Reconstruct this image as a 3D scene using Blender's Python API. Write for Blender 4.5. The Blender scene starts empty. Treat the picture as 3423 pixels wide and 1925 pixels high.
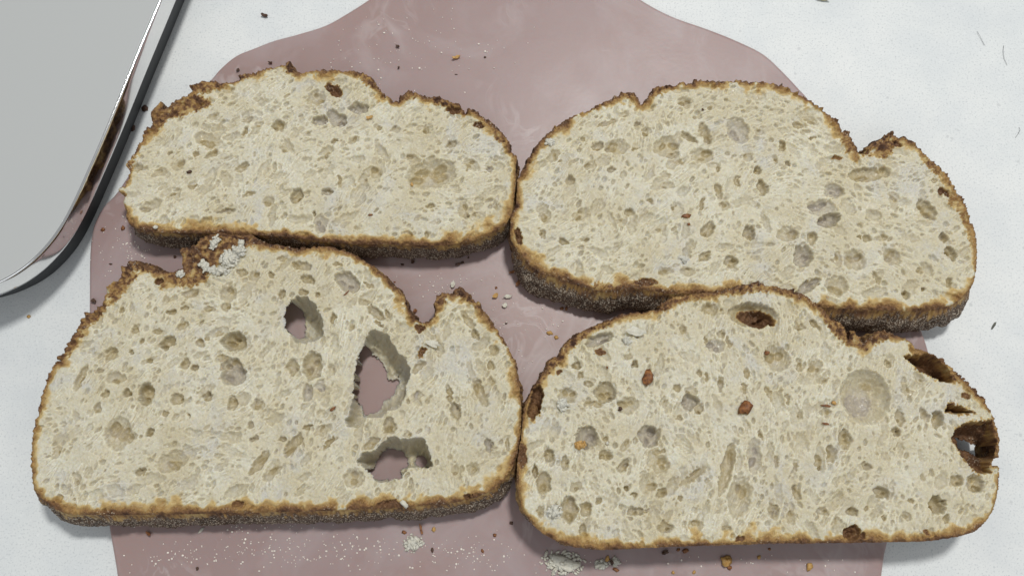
import bpy, bmesh, math, random
import numpy as np
from mathutils import Vector
random.seed(7)
scene = bpy.context.scene
col = scene.collection

# ------------------------------------------------------------------ camera
PW, PH = 3423.0, 1925.0              # photograph's pixel grid, used only to turn measured points into metres
FPX = 3190.0                         # focal length in those pixels
TILT = math.radians(13.0)
DIST = 0.336
cam_d = bpy.data.cameras.new('camera'); cam = bpy.data.objects.new('camera', cam_d); col.objects.link(cam)
cam_d.sensor_width = 36.0; cam_d.lens = 36.0*FPX/PW
cam_d.clip_start = 0.01; cam_d.clip_end = 20.0
CAM = np.array([0.0, -DIST*math.sin(TILT), DIST*math.cos(TILT)])
cam.location = CAM; cam.rotation_euler = (TILT, 0, 0)
scene.camera = cam

def at(px, py, z=0.0):
    """measured point (photo px) -> metres on the horizontal plane z"""
    cx = (np.asarray(px, float)-PW/2)/FPX; cy = -(np.asarray(py, float)-PH/2)/FPX
    c, s = math.cos(TILT), math.sin(TILT)
    dx = cx; dy = cy*c + s; dz = cy*s - c
    t = (z-CAM[2])/dz
    return CAM[0]+dx*t, CAM[1]+dy*t

# ------------------------------------------------------------------ light of the room
world = bpy.data.worlds.new('World'); scene.world = world; world.use_nodes = True
bg = world.node_tree.nodes['Background']
bg.inputs[0].default_value = (0.96, 0.98, 1.0, 1); bg.inputs[1].default_value = 0.345
def area(name, loc, size, power, colr, target=(0, 0, 0)):
    l = bpy.data.lights.new(name, 'AREA'); l.shape = 'DISK'; l.size = size; l.energy = power; l.color = colr
    o = bpy.data.objects.new(name, l); col.objects.link(o); o.location = loc
    o.rotation_euler = (Vector(target)-Vector(loc)).to_track_quat('-Z', 'Y').to_euler()
    return o
area('ceiling_lamp', (0.26, 0.50, 1.5), 0.20, 16.5, (1.0, 0.985, 0.95))
area('ceiling_light_panel', (-0.1, -1.1, 1.9), 1.0, 4.5, (0.93, 0.97, 1.0))
scene.view_settings.view_transform = 'Standard'; scene.view_settings.look = 'None'
scene.view_settings.exposure = 0.0; scene.view_settings.gamma = 1.0

# ------------------------------------------------------------------ material helpers
def mat(name):
    m = bpy.data.materials.new(name); m.use_nodes = True
    nt = m.node_tree; nt.nodes.clear()
    out = nt.nodes.new('ShaderNodeOutputMaterial'); b = nt.nodes.new('ShaderNodeBsdfPrincipled')
    nt.links.new(b.outputs[0], out.inputs[0])
    return m, nt, b
class N:
    def __init__(s, nt): s.nt = nt
    def n(s, typ, **kw):
        x = s.nt.nodes.new(typ)
        for k, v in kw.items(): setattr(x, k, v)
        return x
    def l(s, a, b): s.nt.links.new(a, b)
    def coord(s): return s.n('ShaderNodeTexCoord').outputs['Object']
    def noise(s, scale, detail=4, rough=0.55, dist=0.0, vec=None, out='Fac'):
        x = s.n('ShaderNodeTexNoise'); x.inputs['Scale'].default_value = scale; x.inputs['Detail'].default_value = detail
        x.inputs['Roughness'].default_value = rough; x.inputs['Distortion'].default_value = dist
        if vec is not None: s.l(vec, x.inputs['Vector'])
        return x.outputs[out]
    def vor(s, scale, vec=None, feature='F1', out='Distance', rnd=1.0):
        x = s.n('ShaderNodeTexVoronoi', feature=feature); x.inputs['Scale'].default_value = scale
        x.inputs['Randomness'].default_value = rnd
        if vec is not None: s.l(vec, x.inputs['Vector'])
        return x.outputs[out]
    def ramp(s, fac, stops, interp='LINEAR'):
        x = s.n('ShaderNodeValToRGB'); r = x.color_ramp; r.interpolation = interp
        while len(r.elements) < len(stops): r.elements.new(0.5)
        for e, (p, c) in zip(r.elements, stops):
            e.position = p; e.color = (*c, 1) if not isinstance(c, (int, float)) else (c, c, c, 1)
        s.l(fac, x.inputs[0]); return x.outputs[0]
    def mix(s, fac, a, b, blend='MIX'):
        x = s.n('ShaderNodeMix', data_type='RGBA', blend_type=blend)
        for v, i in ((fac, 0), (a, 6), (b, 7)):
            if isinstance(v, (int, float)): x.inputs[i].default_value = v if i == 0 else (v, v, v, 1)
            elif isinstance(v, tuple): x.inputs[i].default_value = (*v, 1)
            else: s.l(v, x.inputs[i])
        return x.outputs[2]
    def math(s, op, a, b=0.0, c=0.0, clamp=False):
        x = s.n('ShaderNodeMath', operation=op, use_clamp=clamp)
        for v, i in ((a, 0), (b, 1), (c, 2)):
            if isinstance(v, (int, float)): x.inputs[i].default_value = v
            else: s.l(v, x.inputs[i])
        return x.outputs[0]
    def attr(s, name): return s.n('ShaderNodeAttribute', attribute_name=name).outputs['Fac']
    def bump(s, h, strength, dist, normal=None):
        x = s.n('ShaderNodeBump'); x.inputs['Strength'].default_value = strength; x.inputs['Distance'].default_value = dist
        s.l(h, x.inputs['Height'])
        if normal is not None: s.l(normal, x.inputs['Normal'])
        return x.outputs[0]

CREAM = (0.74, 0.665, 0.475); FILM_SHADE = (0.385, 0.305, 0.155)  # bubble skins: own tan plus painted pore shade
GOLD = (0.37, 0.225, 0.078); BROWN = (0.175, 0.090, 0.040); DARK = (0.06, 0.027, 0.015)
def bread_material():
    m, nt, b = mat('bread'); k = N(nt); co = k.coord()
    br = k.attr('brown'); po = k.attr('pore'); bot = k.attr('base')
    n1 = k.noise(900, 4, 0.6, 0.0, co); n2 = k.noise(160, 3, 0.5, 0.0, co); n3 = k.noise(3200, 3, 0.6, 0, co)
    # crumb colour: cream, whiter fluff, tan gluten skins with the bubbles' shade painted in
    crumb = k.mix(k.ramp(n2, [(0.35, 0.0), (0.68, 1.0)]), (0.612, 0.565, 0.425), (0.662, 0.640, 0.530))
    fib = k.attr('fib')
    crumb = k.mix(k.ramp(fib, [(0.0, 0.0), (0.35, 0.0), (0.85, 0.42)]), crumb, (0.49, 0.425, 0.265))
    crumb = k.mix(k.ramp(fib, [(-0.0, 0.45), (0.24, 0.0)]), crumb, (0.74, 0.73, 0.63))
    crumb = k.mix(k.ramp(n1, [(0.38, 0.4), (0.54, 0.0)]), crumb, (0.50, 0.44, 0.29))
    crumb = k.mix(k.ramp(k.noise(48, 4, 0.6, 0.5, co), [(0.46, 0.0), (0.62, 0.6)]), crumb, (0.53, 0.47, 0.32))
    crumb = k.mix(k.ramp(k.noise(75, 4, 0.6, 1.0, co), [(0.52, 0.0), (0.68, 0.8)]), crumb, (0.56, 0.545, 0.49))
    crumb = k.mix(k.ramp(n3, [(0.55, 0.0), (0.72, 0.5)]), crumb, (0.78, 0.77, 0.67))
    film_shade = k.mix(k.math('MAXIMUM', k.ramp(k.noise(210, 2, 0.5, 0, co), [(0.52, 0.0), (0.68, 0.6)]), k.attr('grey')), FILM_SHADE, (0.36, 0.315, 0.26))
    film_shade = k.mix(k.ramp(n1, [(0.45, 0.0), (0.7, 0.35)]), film_shade, (0.62, 0.56, 0.40))
    crumb = k.mix(k.math('MULTIPLY', po, 0.92), crumb, film_shade)
    # crust browning with mottling
    t = k.math('ADD', br, k.math('MULTIPLY', k.math('SUBTRACT', n1, 0.5), k.math('MULTIPLY', br, 0.55)))
    t = k.math('ADD', t, k.math('MULTIPLY', k.math('SUBTRACT', n3, 0.5), k.math('MULTIPLY', br, 0.28)))
    t = k.math('ADD', t, k.math('MULTIPLY', k.math('SUBTRACT', k.noise(130, 3, 0.6, 0.3, co), 0.47), k.math('MULTIPLY', br, 0.9)), clamp=True)
    crust = k.ramp(t, [(0.0, (0.62, 0.55, 0.36)), (0.14, (0.56, 0.42, 0.19)), (0.34, GOLD), (0.60, BROWN), (0.90, DARK)])
    fac = k.ramp(t, [(0.0, 0.0), (0.16, 1.0)])
    c = k.mix(fac, crumb, crust)
    # floured underside of the loaf: charcoal brown with pale semolina grains
    spk = k.vor(1500, co); big = k.noise(420, 3, 0.6, 0, co)
    fl = k.ramp(k.math('ADD', spk, k.math('MULTIPLY', big, -0.45)), [(0.02, 1.0), (0.20, 0.0)])
    under = k.mix(k.ramp(n1, [(0.35, 0.0), (0.7, 1.0)]), (0.030, 0.019, 0.013), (0.12, 0.065, 0.034))
    under = k.mix(k.math('MULTIPLY', k.ramp(k.noise(70, 2, .5, 0, co), [(0.3, 0.25), (0.65, 0.8)]), k.ramp(n3, [(0.45, 0.0), (0.62, 1.0)])), under, (0.27, 0.22, 0.17))
    under = k.mix(k.math('MULTIPLY', fl, 0.8), under, (0.62, 0.54, 0.43))
    c = k.mix(bot, c, under)
    # stray flour on the golden crust
    fl2 = k.ramp(k.math('ADD', k.vor(1100, co), k.math('MULTIPLY', big, -0.5)), [(-0.02, 1.0), (0.05, 0.0)])
    fl2 = k.math('MULTIPLY', fl2, k.ramp(br, [(0.3, 0.0), (0.6, 1.0)]))
    c = k.mix(k.math('MULTIPLY', k.math('MULTIPLY', fl2, 0.45), k.ramp(k.noise(90, 2, .5, 0, co), [(0.48, 0.0), (0.62, 1.0)])), c, (0.70, 0.62, 0.48))
    k.l(c, b.inputs['Base Color'])
    b.inputs['Roughness'].default_value = 0.62
    rr = k.ramp(k.noise(1900, 2, .5, 0, co), [(0.34, 0.22), (0.44, 0.6), (0.7, 0.8)]); k.l(k.math('ADD', k.math('SUBTRACT', rr, k.math('MULTIPLY', po, 0.22), clamp=True), k.math('MULTIPLY', br, 0.35), clamp=True), b.inputs['Roughness'])
    b.inputs['Specular IOR Level'].default_value = 0.45
    sss = k.math('SUBTRACT', k.math('SUBTRACT', 0.95, k.math('MULTIPLY', po, 0.25)), k.math('MULTIPLY', k.math('ADD', br, bot, clamp=True), 1.3), clamp=True)
    k.l(sss, b.inputs['Subsurface Weight'])
    b.inputs['Subsurface Radius'].default_value = (1.0, 0.85, 0.55); b.inputs['Subsurface Scale'].default_value = 0.0026
    h = k.math('ADD', k.math('MULTIPLY', n1, 0.5), k.math('MULTIPLY', n3, 0.28))
    h = k.math('ADD', h, k.math('MULTIPLY', k.vor(1400, co), 0.45))
    st = k.math('SUBTRACT', 0.5, k.math('MULTIPLY', k.math('MAXIMUM', po, k.math('MULTIPLY', br, 0.8)), 0.5))
    bn = k.n('ShaderNodeBump'); bn.inputs['Distance'].default_value = 0.00045; k.l(h, bn.inputs['Height']); k.l(st, bn.inputs['Strength']); k.l(bn.outputs[0], b.inputs['Normal'])
    return m
BREAD = bread_material()

def simple_crumb(name, c1, c2, rough=0.6, sss=0.0, scale=900):
    m, nt, b = mat(name); k = N(nt); co = k.coord(); n = k.noise(scale, 4, 0.6, 0, co)
    k.l(k.mix(k.ramp(n, [(0.35, 0.0), (0.65, 1.0)]), c1, c2), b.inputs['Base Color'])
    b.inputs['Roughness'].default_value = rough
    if sss: b.inputs['Subsurface Weight'].default_value = sss; b.inputs['Subsurface Scale'].default_value = 0.0006; b.inputs['Subsurface Radius'].default_value = (1, 0.9, 0.8)
    k.l(k.bump(k.noise(2600, 4, .6, 0, co), 0.6, 0.0004), b.inputs['Normal'])
    return m
MD = simple_crumb('dark_crust_crumb', (0.030, 0.015, 0.009), (0.12, 0.055, 0.028), 0.5)
MB = simple_crumb('brown_crust_crumb', (0.11, 0.035, 0.012), (0.36, 0.15, 0.045), 0.4)
MT = simple_crumb('golden_crust_crumb', (0.42, 0.22, 0.05), (0.62, 0.40, 0.15), 0.45)
MW = simple_crumb('white_crumb', (0.60, 0.575, 0.475), (0.71, 0.69, 0.60), 0.7, 0.3)
MG = simple_crumb('grey_green_sliver', (0.07, 0.075, 0.06), (0.16, 0.16, 0.13), 0.5)
MY = simple_crumb('yellow_green_scrap', (0.42, 0.40, 0.18), (0.60, 0.56, 0.36), 0.6)
MH = simple_crumb('hair_fibre', (0.10, 0.10, 0.11), (0.16, 0.16, 0.17), 0.5)

def counter_material():
    m, nt, b = mat('white_counter'); k = N(nt); co = k.coord()
    big = k.noise(9, 4, 0.55, 0.2, co); mid = k.noise(60, 4, 0.6, 0, co); fine = k.noise(1500, 2, 0.6, 0, co); f2 = k.noise(650, 3, 0.6, 0, co)
    c = k.mix(k.ramp(big, [(0.35, 0.0), (0.65, 1.0)]), (0.700, 0.728, 0.730), (0.758, 0.778, 0.772))
    c = k.mix(k.ramp(mid, [(0.40, 0.0), (0.72, 0.5)]), c, (0.62, 0.66, 0.685))
    c = k.mix(k.ramp(fine, [(0.54, 0.0), (0.72, 0.85)]), c, (0.50, 0.53, 0.55))
    c = k.mix(k.ramp(f2, [(0.56, 0.0), (0.76, 0.35)]), c, (0.84, 0.86, 0.86))
    sp = k.ramp(k.math('ADD', k.vor(130, co), k.math('MULTIPLY', mid, 0.2)), [(0.14, 0.7), (0.19, 0.0)])
    c = k.mix(sp, c, (0.55, 0.57, 0.58))
    sm = k.ramp(k.noise(14, 5, 0.65, 0.6, co), [(0.54, 0.0), (0.74, 0.5)])
    c = k.mix(sm, c, (0.57, 0.60, 0.63))
    k.l(c, b.inputs['Base Color']); b.inputs['Roughness'].default_value = 0.55
    b.inputs['Specular IOR Level'].default_value = 0.3
    k.l(k.bump(f2, 0.25, 0.0002), b.inputs['Normal'])
    return m

def board_material():
    m, nt, b = mat('pink_marbled_resin'); k = N(nt); co = k.coord()
    warp = k.noise(9, 4, 0.55, 0.0, co, out='Color')
    vec = k.n('ShaderNodeVectorMath', operation='MULTIPLY_ADD'); k.l(warp, vec.inputs[0]); vec.inputs[1].default_value = (0.07, 0.07, 0.0); k.l(co, vec.inputs[2])
    v = vec.outputs[0]
    big = k.noise(7, 3, 0.5, 0.3, v)
    c = k.mix(k.ramp(big, [(0.32, 0.0), (0.70, 1.0)]), (0.338, 0.237, 0.218), (0.338, 0.256, 0.256))
    c = k.mix(k.ramp(k.noise(16, 4, .5, 0.6, v), [(0.52, 0.0), (0.74, 0.45)]), c, (0.345, 0.222, 0.192))
    # wisps: thin ridges of warped noise, only in places
    r = k.math('ABSOLUTE', k.math('SUBTRACT', k.noise(13, 5, 0.62, 0.8, v), 0.5))
    r2 = k.math('ABSOLUTE', k.math('SUBTRACT', k.noise(30, 4, 0.6, 1.2, v), 0.5))
    place = k.ramp(k.noise(24, 3, .6, 0, co), [(0.52, 0.0), (0.66, 1.0)])
    w = k.math('MULTIPLY', k.ramp(r, [(0.0, 0.85), (0.024, 0.0)]), place)
    w2 = k.math('MULTIPLY', k.ramp(r2, [(0.0, 0.8), (0.030, 0.0)]), place)
    cloud = k.ramp(k.noise(20, 5, 0.6, 0.9, v), [(0.48, 0.0), (0.72, 0.75)])
    c = k.mix(cloud, c, (0.420, 0.348, 0.350))
    c = k.mix(k.math('MULTIPLY', k.math('MAXIMUM', w, w2), 0.6), c, (0.54, 0.47, 0.465))
    k.l(c, b.inputs['Base Color'])
    k.l(k.ramp(k.noise(40, 4, .6, 0.5, co), [(0.3, 0.26), (0.7, 0.40)]), b.inputs['Roughness'])
    b.inputs['Specular IOR Level'].default_value = 0.32
    b.inputs['Subsurface Weight'].default_value = 0.15; b.inputs['Subsurface Scale'].default_value = 0.004
    k.l(k.bump(k.noise(700, 3, .6, 0, co), 0.06, 0.0003), b.inputs['Normal'])
    return m

# ------------------------------------------------------------------ mesh helpers
def tag(o, label=None, cat=None, group=None, kind=None):
    if label: o['label'] = label
    if cat: o['category'] = cat
    if group: o['group'] = group
    if kind: o['kind'] = kind
    return o
def empty(name, loc):
    o = bpy.data.objects.new(name, None); col.objects.link(o); o.location = loc; o.empty_display_size = 0.02; return o
def fast_mesh(name, V, Q, material, parent=None, attrs=None, normals=None):
    me = bpy.data.meshes.new(name); nv, nq = len(V), len(Q)
    me.vertices.add(nv); me.vertices.foreach_set('co', np.ascontiguousarray(V, dtype=np.float32).ravel())
    me.loops.add(nq*4); me.loops.foreach_set('vertex_index', np.ascontiguousarray(Q, dtype=np.int32).ravel())
    me.polygons.add(nq); me.polygons.foreach_set('loop_start', np.arange(0, nq*4, 4, dtype=np.int32))
    me.polygons.foreach_set('use_smooth', np.ones(nq, dtype=bool))
    me.update(calc_edges=True)
    for k, a in (attrs or {}).items():
        at_ = me.attributes.new(k, 'FLOAT', 'POINT'); at_.data.foreach_set('value', np.ascontiguousarray(a, dtype=np.float32))
    if normals is not None: me.normals_split_custom_set_from_vertices(np.ascontiguousarray(normals, dtype=np.float32))
    me.materials.append(material)
    o = bpy.data.objects.new(name, me); col.objects.link(o)
    if parent: o.parent = parent
    return o
def bm_obj(name, bm, material, parent=None, smooth=True):
    me = bpy.data.meshes.new(name); bm.normal_update(); bm.to_mesh(me); bm.free()
    if smooth: me.polygons.foreach_set('use_smooth', np.ones(len(me.polygons), dtype=bool))
    me.materials.append(material); o = bpy.data.objects.new(name, me); col.objects.link(o)
    if parent: o.parent = parent
    return o
def catmull(P, n=8, closed=True):
    P = np.array(P, float); out = []; m = len(P)
    for i in range(m if closed else m-1):
        p0, p1, p2, p3 = (P[(i+j-1) % m] if closed else P[min(max(i+j-1, 0), m-1)] for j in range(4))
        for t in np.linspace(0, 1, n, endpoint=False):
            out.append(0.5*((2*p1)+(-p0+p2)*t+(2*p0-5*p1+4*p2-p3)*t*t+(-p0+3*p1-3*p2+p3)*t**3))
    return np.array(out)
def outward(P):
    d = np.roll(P, -1, 0)-np.roll(P, 1, 0); d /= np.linalg.norm(d, axis=1)[:, None]+1e-12
    n = np.stack([d[:, 1], -d[:, 0]], 1)
    x, y = P[:, 0], P[:, 1]
    if np.sum(x*np.roll(y, -1)-y*np.roll(x, -1)) < 0: n = -n
    return n
def sweep(name, P, prof, material, parent=None, cap=False):
    """sweep a (offset, z) profile round a closed outline"""
    n = outward(P); V = []
    for off, z in prof:
        q = P+n*off; V.append(np.column_stack([q, np.full(len(q), z)]))
    V = np.concatenate(V); m = len(P)
    bm = bmesh.new(); vs = [bm.verts.new(v) for v in V]
    for r in range(len(prof)-1):
        for i in range(m):
            j = (i+1) % m
            bm.faces.new((vs[r*m+i], vs[r*m+j], vs[(r+1)*m+j], vs[(r+1)*m+i]))
    if cap: bm.faces.new(vs[:m])
    bmesh.ops.recalc_face_normals(bm, faces=bm.faces)
    return bm_obj(name, bm, material, parent)

# ------------------------------------------------------------------ counter
bm = bmesh.new(); bmesh.ops.create_grid(bm, x_segments=4, y_segments=4, size=0.9)
counter = bm_obj('countertop', bm, counter_material(), smooth=False); tag(counter, kind='structure', label='white speckled kitchen countertop under everything')

# ------------------------------------------------------------------ board
BT = 0.004
board_px = [(1229,0),(1150,50),(1085,85),(1000,112),(915,135),(850,160),(790,185),(740,225),(700,270),(640,335),(560,415),(480,510),(425,590),(385,648),
 (345,690),(315,745),(303,800),(298,865),(297,960),(297,1116),(304,1320),(330,1550),(365,1774),(380,1860),(390,1925),(410,2080),(480,2180),(700,2230),(1700,2240),
 (2750,2220),(2890,2170),(2930,2080),(2949,1925),(2964,1831),(3010,1650),(3070,1480),(3105,1330),(3110,1230),(3104,1170),(3078,1093),(3040,990),(2990,870),(2900,680),(2800,490),(2735,385),(2704,332),
 (2671,295),(2618,239),(2551,179),(2458,133),(2365,96),(2245,53),(2146,0),(2070,-60),(1990,-170),(1950,-330),(1900,-460),(1700,-530),(1490,-460),(1440,-330),(1400,-170),(1310,-60)]
bx, by = at([p[0] for p in board_px], [p[1] for p in board_px], BT)
BP = catmull(np.column_stack([bx, by]), 6)
board = sweep('serving_board', BP, [(-0.0011, BT), (-0.0006, BT-0.0001), (-0.0002, BT-0.0004), (0, BT-0.0010), (0, 0.0009), (-0.0004, 0.0003), (-0.0012, 0.0)], board_material(), cap=True)
for p in board.data.polygons:
    if len(p.vertices) > 10: p.use_smooth = False
board_o = tag(board, 'flat pink marbled paddle-shaped board lying under the four bread slices', 'board')

# ------------------------------------------------------------------ scale / tray with chrome rim, upper left
def tray():
    m1, nt, b = mat('grey_satin_panel'); k = N(nt)
    b.inputs['Base Color'].default_value = (0.465, 0.48, 0.478, 1); b.inputs['Roughness'].default_value = 0.42; b.inputs['Specular IOR Level'].default_value = 0.35
    m2, nt, b = mat('polished_steel'); k = N(nt); b.inputs['Metallic'].default_value = 1.0
    b.inputs['Base Color'].default_value = (0.80, 0.80, 0.80, 1); b.inputs['Roughness'].default_value = 0.11
    k.l(k.bump(k.noise(60, 2, .5, 0, k.coord()), 0.04, 0.001), b.inputs['Normal'])
    m3, nt, b = mat('dark_underside'); b.inputs['Base Color'].default_value = (0.06, 0.065, 0.07, 1); b.inputs['Roughness'].default_value = 0.6
    u = [(505,-235),(482,-183),(406,0),(350,133),(283,296),(232,414),(180,527),(138,596),(90,650),(45,686),(0,711),(-60,735),(-140,752),(-230,750),(-330,725),(-700,590),(-1100,440),(-1180,380),(-1200,300),(-1150,200),(-800,-550),(-740,-690),(-650,-730),(-200,-610),(250,-440),(380,-387),(455,-340),(498,-285)]
    Z = 0.0250
    x, y = at([p[0]*PW/2576 for p in u], [p[1]*PW/2576 for p in u], Z)
    P = catmull(np.column_stack([x, y]), 10)
    t = empty('kitchen_scale', (float(P[:, 0].mean()), float(P[:, 1].mean()), 0)); L = np.array([P[:, 0].mean(), P[:, 1].mean()]); Q = P-L
    e = 0.001
    sweep('top_panel', Q, [(-0.9*e, Z-0.0003), (-0.9*e, Z-0.002)], m1, t, cap=True).data.polygons.foreach_set('use_smooth', np.zeros(len(Q)+1, dtype=bool))
    pr = [(-0.85, -1.6), (-0.80, 0.0), (-0.6, 0.25), (-0.3, 0.33), (0.0, 0.2), (0.2, -0.15), (0.32, -0.8), (0.38, -2.0), (0.42, -4.0), (0.42, -6.0), (0.34, -7.8), (0.15, -9.0), (-0.15, -9.5), (-0.8, -9.7), (-3.6, -9.9)]
    sweep('rim', Q, [(a*e, Z+c*e) for a, c in pr], m2, t)
    sweep('base', Q, [(-3.5*e, Z-9.7*e), (-3.8*e, Z-12*e), (-5.0*e, 0.0005), (-6*e, 0.0)], m3, t)
    tag(t, 'grey rounded slab with a polished chrome rim at the upper left corner', 'kitchen scale')
tray()

# ------------------------------------------------------------------ bread slices
def fnoise(shape, cell, wl, rng, aniso=None):
    """smooth random field with feature size wl (mm) on a grid of cell (mm), zero mean, unit deviation"""
    f = np.fft.rfft2(rng.standard_normal(shape)); ky = np.fft.fftfreq(shape[0], cell)[:, None]; kx = np.fft.rfftfreq(shape[1], cell)[None]
    k2 = kx**2+ky**2; s = wl
    f *= np.exp(-k2*(s**2)*1.2); f[0, 0] = 0
    a = np.fft.irfft2(f, shape); return a/(a.std()+1e-9)
def poly_sdf(X, Y, P):
    """signed distance (negative inside) to polygon P"""
    d2 = np.full(X.shape, 1e9); inside = np.zeros(X.shape, bool); m = len(P)
    for i in range(m):
        x0, y0 = P[i]; x1, y1 = P[(i+1) % m]; ex, ey = x1-x0, y1-y0
        if ex == 0 and ey == 0: continue
        wx, wy = X-x0, Y-y0; t = np.clip((wx*ex+wy*ey)/(ex*ex+ey*ey), 0, 1)
        d2 = np.minimum(d2, (wx-ex*t)**2+(wy-ey*t)**2)
        if ey != 0:
            c = ((y0 <= Y) != (y1 <= Y)) & (X < x0+ex*(Y-y0)/ey); inside ^= c
    d = np.sqrt(d2); return np.where(inside, -d, d)
def sstep(a, b, x): t = np.clip((x-a)/(b-a), 0, 1); return t*t*(3-2*t)

ZLOOK = []
def make_slice(seed, outline, thick, pores, browns, cavities, label, flare_b, flare_s, bot_w, top_w, small_n, side_w=2.2, aspect=2.3, dirang=0.0, flowc=0.0):
    CELL = 0.25; Z0 = BT*1000
    rng = np.random.default_rng(seed); zt = (Z0+thick)/1000
    ox, oy = at([p[0] for p in outline], [p[1] for p in outline], zt); O = np.column_stack([ox, oy])*1000
    cen = (O.min(0)+O.max(0))/2
    O = O-cen; lo = O.min(0)-1.5; hi = O.max(0)+1.5
    nx = int((hi[0]-lo[0])/CELL); ny = int((hi[1]-lo[1])/CELL); sh = (ny, nx)
    gx = lo[0]+np.arange(nx)*CELL; gy = lo[1]+np.arange(ny)*CELL; X, Y = np.meshgrid(gx, gy)
    def loc(px, py):
        a, b = at(px, py, zt); return np.asarray(a)*1000-cen[0], np.asarray(b)*1000-cen[1]
    PXMM = DIST*1000/FPX*(1-(zt)/0.327)                # mm per photo px at that height
    F = lambda wl: fnoise(sh, CELL, wl, rng)
    s = poly_sdf(X, Y, O)
    gyv, gxv = np.gradient(s, CELL); gl = np.hypot(gxv, gyv)+1e-6; gxv /= gl; gyv /= gl
    sm = lambda A, w: np.fft.irfft2(np.fft.rfft2(A)*np.exp(-((np.fft.fftfreq(ny, CELL)[:, None]**2+np.fft.rfftfreq(nx, CELL)[None]**2))*w*w*4), sh)
    topn = sstep(-0.1, 0.6, sm(gyv, 1.0)); botn = sstep(0.45, 0.85, -sm(gyv, 1.0))
    rag = 0.06+0.20*topn
    s = s+rag*(0.20*F(0.45)+0.70*F(1.5))
    d = np.maximum(-s, 0)
    # bubbles --------------------------------------------------------
    wx = F(2.2)*0.22+F(0.8)*0.12; wy = F(2.2)*0.22+F(0.8)*0.12
    dep = np.zeros(sh); pore = np.zeros(sh); bro = np.zeros(sh); grey = np.zeros(sh)
    def stamp(cx, cy, rx, ry, ang, D, pw=0.5, tint=1.0, brown=0.0, warp=1.0, gr=0.0):
        R = max(rx, ry)*1.25+0.6
        i0 = max(int((cy-R-lo[1])/CELL), 0); i1 = min(int((cy+R-lo[1])/CELL)+2, ny)
        j0 = max(int((cx-R-lo[0])/CELL), 0); j1 = min(int((cx+R-lo[0])/CELL)+2, nx)
        if i1-i0 < 2 or j1-j0 < 2: return
        sl = (slice(i0, i1), slice(j0, j1))
        x = X[sl]-cx+wx[sl]*warp; y = Y[sl]-cy+wy[sl]*warp; c, q = math.cos(ang), math.sin(ang)
        u = (x*c+y*q)/rx; v = (-x*q+y*c)/ry; r2 = u*u+v*v
        h = np.clip(1-r2, 0, 1)**pw
        np.maximum(dep[sl], D*h, out=dep[sl])
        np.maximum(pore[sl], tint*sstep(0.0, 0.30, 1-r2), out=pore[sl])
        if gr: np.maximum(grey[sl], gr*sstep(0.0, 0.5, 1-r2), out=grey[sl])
        if brown: np.maximum(bro[sl], brown*sstep(0, 0.35, 1-r2*0.8), out=bro[sl])
    # many small ones; size and stretch vary over the slice
    dens = 0.12+0.75*np.clip(0.5+0.4*F(8), 0, 1); angf = F(18)*0.35+0.5*np.sin(X/22.0)*flowc
    # strands: noise smeared along the direction in which the dough was stretched
    aa = dirang+angf; fn = F(0.28); acc = np.zeros(sh); II, JJ = np.mgrid[0:ny, 0:nx].astype(float); ca, sa = np.cos(aa), np.sin(aa)
    for t_ in range(-9, 10):
        acc += fn[np.clip(II+t_*sa, 0, ny-1).astype(int), np.clip(JJ+t_*ca, 0, nx-1).astype(int)]*(1-abs(t_)/11)
    acc = acc/acc.std(); fibm = np.clip(0.5+0.5*F(7), 0, 1); strand = acc*fibm
    idx = np.argwhere(s < -0.9); pick = idx[rng.integers(0, len(idx), small_n)]
    rr = 0.24*np.exp(rng.random(small_n)**2.2*1.45)
    for (i, j), r in zip(pick, rr):
        if rng.random() > dens[i, j]: continue
        a = aspect**(rng.random()*1.1); an = dirang+angf[i, j]+rng.normal()*0.35
        stamp(gx[j], gy[i], r*a**0.6, r/a**0.4, an, r*(0.3+1.2*rng.random()), 0.5, 0.06+0.52*rng.random()**1.8, warp=0.25)
    # mid-size ones that nobody measured
    n2 = small_n//30; pick = idx[rng.integers(0, len(idx), n2)]
    for (i, j) in pick:
        r = 0.9+1.9*rng.random()**1.6; a = 1.3+rng.random()*1.9
        stamp(gx[j], gy[i], r*a**0.5, r/a**0.5, dirang+angf[i, j]+rng.normal()*0.4, r*(0.2+0.4*rng.random()), 0.6, 0.14+0.28*rng.random())
    DF = {'s': (0.50, 0.60, 0.66), 'm': (1.0, 0.45, 0.92), 'd': (1.6, 0.40, 0.95), 'x': (2.7, 0.34, 1.0), 'r': (0.62, 0.72, 0.38)}  # last value: skin and shade tint, darkest in the deepest kind
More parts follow.
